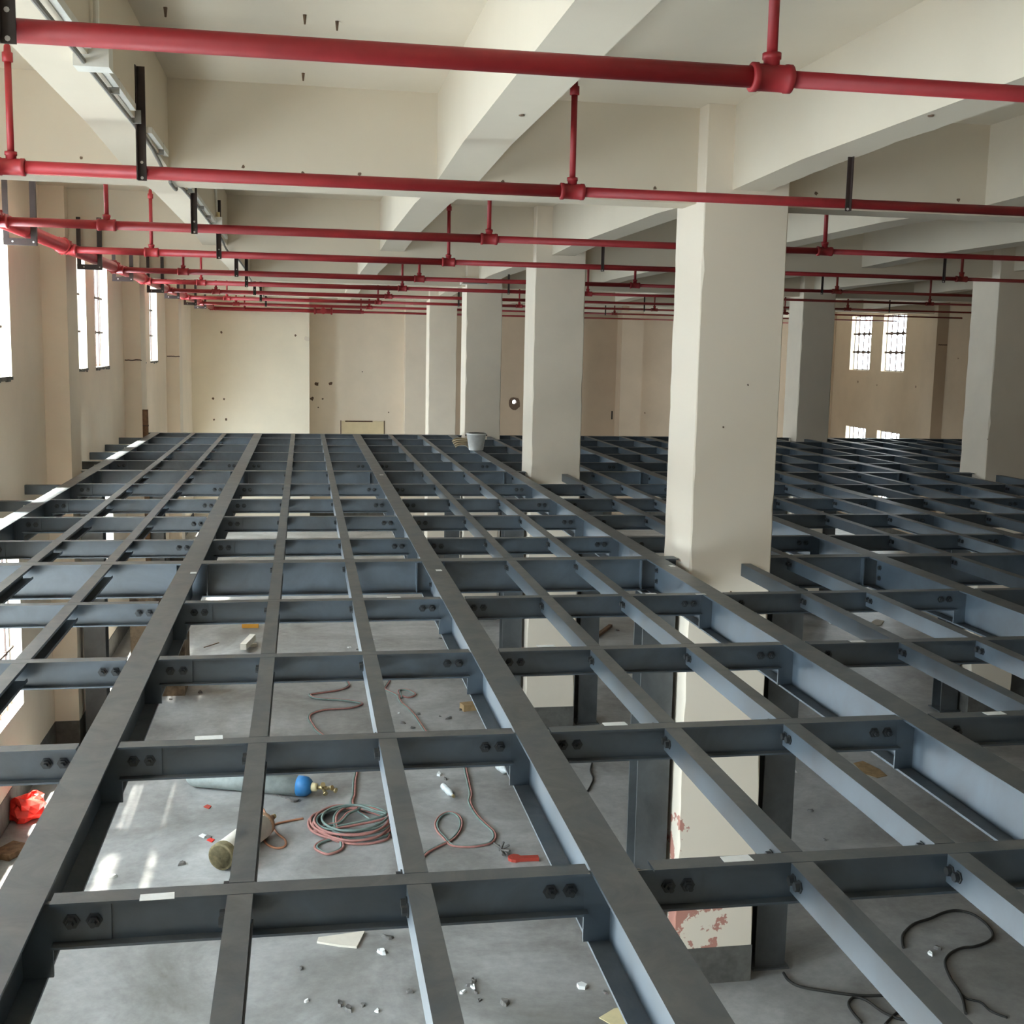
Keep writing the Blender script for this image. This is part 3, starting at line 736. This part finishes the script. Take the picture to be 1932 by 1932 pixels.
# hoses
def hose(name, parts, lab, cat='hose', group=None):
    """parts: (part name, material, pixel path, radius, sideways offset)"""
    first = fl(*parts[0][2][0]); root = empty(name, (first.x, first.y, ZF))
    for nm, m, path, r, off in parts:
        P = []
        W = [fl(*q[:2]) for q in path]
        for i, q in enumerate(W):
            t = (W[min(i+1, len(W)-1)]-W[max(i-1, 0)]); t.z = 0
            t = t.normalized() if t.length else Vector((1, 0, 0)); nrm = Vector((-t.y, t.x, 0))
            w = q+nrm*off; P.append((w.x-first.x, w.y-first.y, r+(path[i][2] if len(path[i]) > 2 else 0)))
        MB().tube(catmull(P, 7), r, 7).build(nm, m, root, smooth=True)
    tag(root, lab, cat, group)
up = [(655,1288),(657,1296),(640,1303),(600,1309),(585,1312),(597,1319),(640,1322),(672,1326),(682,1330),(660,1337),(615,1340),(590,1347),(583,1356),(590,1370),(602,1384),(640,1410),(665,1440),(672,1458),(669,1475),(668,1500),(668,1525)]
def coil(cx, cy, seed, loops, rx=78, ry=33, lift=0.0):
    rr = random.Random(seed); out = []
    for q in range(loops*10):
        a = 2*math.pi*q/10+.4; k = 1-.05*(q//10)+.10*(rr.random()-.5)
        out.append((cx+rx*k*math.cos(a)+6*math.sin(q*.7), cy+ry*k*math.sin(a)+3*math.cos(q*.9), lift+.016*(q//10)))
    return out
c1 = coil(662, 1560, 1, 5); c2 = coil(664, 1557, 5, 5, 74, 30, .008)
tail = [(600,1575,.03),(612,1568,.04),(640,1562,.05),(657,1545,.05),(676,1534,.04),(655,1530,.04),(636,1545,.05),(632,1560,.05),(636,1575,.03),(645,1592,0),(643,1604,0),(620,1613,0),(602,1607,0),(596,1600,0),(606,1591,0),(640,1582,.01),(690,1571,.02),(740,1566,.02)]
hose('welding_hose', [('red_hose_line', M['hosered'], up+c1+tail, .013, .011), ('green_hose_line', M['hosegreen'], up+c2+tail, .013, -.012)],
     'twin red and green welding hose coiled in a heap on the lower floor')
rt = [(876,1440),(879,1457),(884,1480),(888,1500),(886,1515),(898,1538),(915,1556),(930,1570),(933,1582),(925,1592),(905,1597),(880,1599),(852,1596),(838,1582),(827,1570),(823,1556),(831,1542),(846,1535),(862,1539),(870,1553),(866,1570),(852,1586),(828,1598),(806,1610),(795,1622)]
hose('welding_hose', [('red_hose_line', M['hosered'], rt, .011, .011), ('green_hose_line', M['hosegreen'], rt, .011, -.011)],
     'twin hose with one round loop on the floor right of the coiled heap')
mid = [(735,1285),(728,1296),(726,1302),(742,1309),(757,1318),(753,1304),(768,1303),(783,1311),(770,1317),(752,1313),(757,1327),(768,1336),(783,1352),(795,1370),(806,1385),(836,1416),(866,1432)]
hose('welding_hose', [('red_hose_line', M['hosered'], mid, .011, .01), ('green_hose_line', M['hosegreen'], mid, .011, -.01)],
     'twin hose with a small curl behind the second foreground joist')
hose('gas_hose', [('hose_line', M['hoseorange'], [(497,1542,.08),(505,1553,.04),(514,1562),(524,1575),(538,1587),(537,1599),(520,1602),(503,1594),(498,1582),(506,1566),(520,1557),(545,1551),(572,1546)], .012, 0)],
     'thin orange hose looping from the white gas cylinder')
hose('power_cable', [('cable_line', M['blackcable'], [(1478,1838),(1488,1852),(1510,1864),(1560,1873),(1612,1880),(1650,1881),(1700,1879),(1720,1876)], .012, 0),
                     ('cable_line', M['blackcable'], [(1625,1932),(1607,1910),(1601,1895),(1612,1884),(1635,1890),(1670,1914),(1710,1926),(1740,1905),(1722,1897),(1690,1915),(1670,1935)], .011, 0),
                     ('cable_line', M['blackcable'], [(1704,1790),(1702,1774),(1706,1762),(1725,1745),(1755,1735),(1780,1724),(1805,1720),(1835,1727),(1860,1745),(1873,1765),(1865,1778),(1840,1788),(1815,1791),(1792,1802),(1783,1820),(1793,1848),(1808,1870),(1817,1890),(1822,1915)], .012, 0),
                     ('cable_line', M['blackcable'], [(1808,1872),(1825,1886),(1850,1893),(1870,1910),(1900,1922)], .009, 0)],
     'black power cable snaking over the dim floor at lower right', 'cable')
hose('loose_wire', [('cable_line', M['blackcable'], [(1117,1441),(1114,1455),(1119,1470),(1115,1482),(1108,1495)], .010, 0)], 'black wire on the floor right of the second main beam', 'cable')
# red bag: crumpled
b = MB(); rr = random.Random(11); n, m_ = 14, 9; c = fl(38, 1554)
for i in range(m_+1):
    for j in range(n):
        th = math.pi*i/m_; ph = 2*math.pi*j/n; k = 1+.45*(rr.random()-.5)
        b.v.append((.2*k*math.sin(th)*math.cos(ph)+.05*math.cos(th), .15*k*math.sin(th)*math.sin(ph), max(.0, .12+.16*k*math.cos(th))))
for i in range(m_):
    for j in range(n): b.f.append((i*n+j, i*n+(j+1) % n, (i+1)*n+(j+1) % n, (i+1)*n+j))
o = b.build('plastic_bag', M['redbag'], None, (c.x+.05, c.y+.1, ZF)); tag(o, 'crumpled bright red plastic bag beside the left wall', 'bag')
# timber offcuts and boards
def plank(name, m, a, e, w, h, lab, cat, z=0, group=None, tilt=0):
    A, B = fl(*a), fl(*e); d = B-A; L = d.length; o = MB().box(0, L, -w/2, w/2, 0, h).build(name, m, None, (A.x, A.y, ZF+z+.001)); o.rotation_euler = (0, -tilt, math.atan2(d.y, d.x)); tag(o, lab, cat, group); return o
plank('timber_offcut', M['wood'], (871,1340), (898,1337), .16, .09, 'light brown timber block on the floor beside the second main beam', 'timber')
plank('timber_offcut', M['board'], (459,1232), (477,1213), .10, .10, 'pale timber offcut lying across others beside the first foreground joist', 'timber', z=.052)
plank('timber_offcut', M['board'], (455,1222), (484,1219), .08, .05, 'flat pale slat under the offcut by the first joist', 'timber')
plank('wood_strip', M['darkwood'], (385,1222), (413,1213), .015, .01, 'thin dark twig on the bright floor behind the first joist', 'stick')
plank('plastic_strip', M['orange'], (457,1184), (488,1184), .09, .07, 'orange plastic piece at the far edge of the bright floor', 'debris')
plank('timber_offcut', M['darkwood'], (1124,1204), (1152,1183), .07, .05, 'dark brown stick on the floor between the rear columns', 'timber')
flat('board', M['board'], [(598,1780), (601,1772), (688,1760), (684,1769), (673,1790), (640,1787)], .02, 'pale flat board lying under the nearest cross beam', 'board')
flat('card_sheet', M['yellow'], [(1130,1921), (1158,1904), (1200,1895), (1230,1935), (1180,1945), (1150,1932)], .006, 'yellow card sheet on the floor at the bottom edge', 'card')
flat('paper_scrap', M['board'], [(1529,1727), (1545,1715), (1560,1722), (1551,1732)], .01, 'small pale paper scrap by the front joist at lower right', 'paper')
flat('paper_scrap', M['board'], [(1640,1178), (1652,1170), (1668,1173), (1662,1180), (1645,1181)], .02, 'pale cardboard scrap on the brown floor beyond the steel stub', 'paper')
flat('paper_scrap', M['foam'], [(1562,1173), (1572,1170), (1578,1176), (1567,1178)], .015, 'tiny white scrap left of the cardboard on the brown floor', 'paper')
flat('rag', M['toolred'], [(1680,1163), (1695,1158), (1703,1163), (1698,1167)], .03, 'small red rag on the brown floor beyond the platform joists', 'rag')
flat('foam_scrap', M['foam'], [(1088,1861), (1097,1858), (1108,1863), (1104,1868), (1092,1867)], .03, 'small white foam scrap at the bottom near the yellow card', 'debris')
flat('plaster_dust', M['wood'], [(1610,1440), (1628,1436), (1660,1452), (1674,1464), (1655,1468), (1630,1460)], .004, 'light brown dust patch on the dim floor right of the column', 'debris')
flat('paper_scrap', M['foam'], [(1482,1452), (1500,1453), (1504,1458), (1490,1458)], .006, 'thin white scrap beside the post right of the nearest column', 'paper')
# spanner, bottles, tools
o = plank('spanner', M['debris'], (527,1502), (552,1510), .025, .015, 'dark spanner lying in front of the blue shouldered cylinder', 'tool')
MB().lathe([(0, .05), (.02, .05)], ((fl(552,1510)-fl(527,1502)).length+.03, 0, .002), (0, 0, 1), 10).build('spanner_head', M['debris'], o)
def bottle(a, e, r, lab):
    A, B = fl(*a), fl(*e); d = (B-A).normalized(); L = (B-A).length; root = empty('plastic_bottle', A+Vector((0, 0, r)))
    MB().lathe([(0, .001), (0, r*.9), (.01, r), (L*.3, r), (L*.33, r*.93), (L*.36, r), (L*.7, r), (L*.86, r*.45), (L, r*.4)], ax, d, 14).build('bottle_body', M['bottle'], root, smooth=True)
    MB().lathe([(L*.97, r*.48), (L*1.06, r*.48)], ax, d, 10).build('bottle_cap', M['brass'], root); tag(root, lab, 'bottle')
bottle((836,1489), (855,1508), .04, 'clear plastic bottle lying left of the twin hose')
bottle((940,1452), (958,1464), .05, 'crumpled clear bottle beside the second main beam')
b = MB(); rr = random.Random(4); 
for q in range(7):
    a = rr.random()*6.3; b.tube([(.05*rr.random(), .05*rr.random(), .012), (.12*math.cos(a), .12*math.sin(a), .012+.05*rr.random())], .012, 6)
c = fl(943, 1608); o = b.build('scrap_fittings', M['debris'], None, (c.x, c.y, ZF)); tag(o, 'small heap of scrap metal fittings left of the red handled tool', 'scrap')
o = plank('hand_tool', M['toolred'], (966,1624), (1016,1622), .07, .035, 'red handled tool lying beside the second main beam', 'tool')
MB().lathe([(0, .07), (.03, .07)], (.03, .02, 0), (0, 0, 1), 10).build('tool_head', M['toolred'], o)
# scattered rubble
spots = [(720,1798),(727,1797),(733,1770),(568,1828),(577,1890),(642,1895),(658,1905),(684,1898),(712,1908),(772,1872),(848,1851),(885,1860),(892,1863),(898,1872),(905,1888),(953,1892),(873,1873),(893,1852),(1142,1873),(840,1470),(828,1462),(322,1320),(378,1307),(345,1630),(212,1655),(845,1357),(790,1348),(760,1365),(752,1346),(778,1374),(870,1340),(830,1352),(707,1207),(1165,1190),(830,1205),(1668,1790),(1755,1800),(1770,1790),(1530,1530),(1555,1585),(660,1222),(675,1226),(850,1355)]
for i, (u, v) in enumerate(spots):
    c = fl(u, v); rr = random.Random(i); s_ = .018+.022*rr.random(); b = MB(); n = 7
    top = [(s_*(.6+.8*rr.random())*math.cos(2*math.pi*k/n), s_*(.4+.5*rr.random())*math.sin(2*math.pi*k/n)) for k in range(n)]
    b.v += [(p_*1.25, q_*1.25, .0005) for p_, q_ in top]+[(p_, q_, s_*(.4+.5*rr.random())) for p_, q_ in top]
    b.f += [tuple(range(n-1, -1, -1)), tuple(range(n, 2*n))]+[(k, (k+1) % n, n+(k+1) % n, n+k) for k in range(n)]
    o = b.build('rubble_chip', M['debris'] if i % 4 else M['foam'], None, (c.x, c.y, ZF)); o.rotation_euler.z = rr.random()*6
    tag(o, 'small chip of rubble lying loose on the concrete floor', 'rubble', 'loose rubble chips on the floor')
for i, (u, v) in enumerate(((391,1523), (392,1580), (397,1586), (382,1578))):
    flat('litter_scrap', [M['toolred'], M['debris'], M['redbag'], M['foam']][i], [(u-7, v), (u, v-4), (u+8, v-1), (u+3, v+4)], .01,
         ['pink and white wrapper scrap on the bright floor', 'small dark scrap above the white cylinder foot', 'tiny red scrap beside the white cylinder', 'white scrap left of the white cylinder'][i], 'litter')
# burnt masonry block and boards by the left wall, lower level
o = MB().box(-2.44, -1.70, 17.2, 18.0, ZF, -1.62).build('burnt_partition', M['soot']); tag(o, 'soot stained brown partition stub behind the left steel post', 'partition')
plank('timber_offcut', M['darkwood'], (0,1622), (42,1600), .22, .06, 'brown board on the floor at the left edge', 'timber')

# ------------------------------------------------------------------ camera
cam = D.cameras.new('Camera'); co = D.objects.new('Camera', cam); C.objects.link(co)
cam.sensor_fit = 'HORIZONTAL'; cam.sensor_width = 36; cam.lens = FPX/1932*36; cam.clip_end = 200
mw = Matrix.Identity(4)
for i in range(3): mw[i][0], mw[i][1], mw[i][2], mw[i][3] = RT[i], UP[i], -FW[i], CAMP[i]
co.matrix_world = mw
sc = bpy.context.scene; sc.camera = co

# ------------------------------------------------------------------ daylight
w = D.worlds.new('World'); sc.world = w; w.use_nodes = True
bg = w.node_tree.nodes['Background']; bg.inputs['Color'].default_value = (.85, .96, 1.07, 1); bg.inputs['Strength'].default_value = 21.0
w.cycles.sampling_method = 'MANUAL' if hasattr(w.cycles, 'sampling_method') else w.cycles.sampling_method
for i, (side, h) in enumerate(PORT):
    l = D.lights.new('window_portal', 'AREA'); l.shape = 'RECTANGLE'; l.size = h[1]-h[0]; l.size_y = h[3]-h[2]; l.cycles.is_portal = True
    o = D.objects.new('window_portal', l); C.objects.link(o); u, z = (h[0]+h[1])/2, (h[2]+h[3])/2
    if side == 'L': o.location = (XL-TH-.02, u, z); o.rotation_euler = (math.pi/2, 0, -math.pi/2)
    elif side == 'R': o.location = (XR+TH+.02, u, z); o.rotation_euler = (math.pi/2, 0, math.pi/2)
    else: o.location = (u, YN-TH-.02, z); o.rotation_euler = (math.pi/2, 0, 0)
s = D.lights.new('sun', 'SUN'); s.energy = 120; s.angle = math.radians(4); s.color = (1, .95, .86)
so = D.objects.new('sun', s); C.objects.link(so)
sd = Vector((math.cos(math.radians(75)), .02, -math.sin(math.radians(75))))
so.rotation_euler = sd.to_track_quat('-Z', 'Y').to_euler(); so.location = (-8, 10, 12)

# ------------------------------------------------------------------ render settings that belong to the look
vs_ = sc.view_settings; vs_.view_transform = 'Standard'; vs_.look = 'None'; vs_.gamma = 1; vs_.exposure = 0.08; vs_.use_curve_mapping = False
cy_ = sc.cycles; cy_.use_denoising = True; cy_.max_bounces = 10; cy_.diffuse_bounces = 7; cy_.glossy_bounces = 4; cy_.transparent_max_bounces = 12
cy_.sample_clamp_indirect = 8; cy_.caustics_reflective = False; cy_.caustics_refractive = False
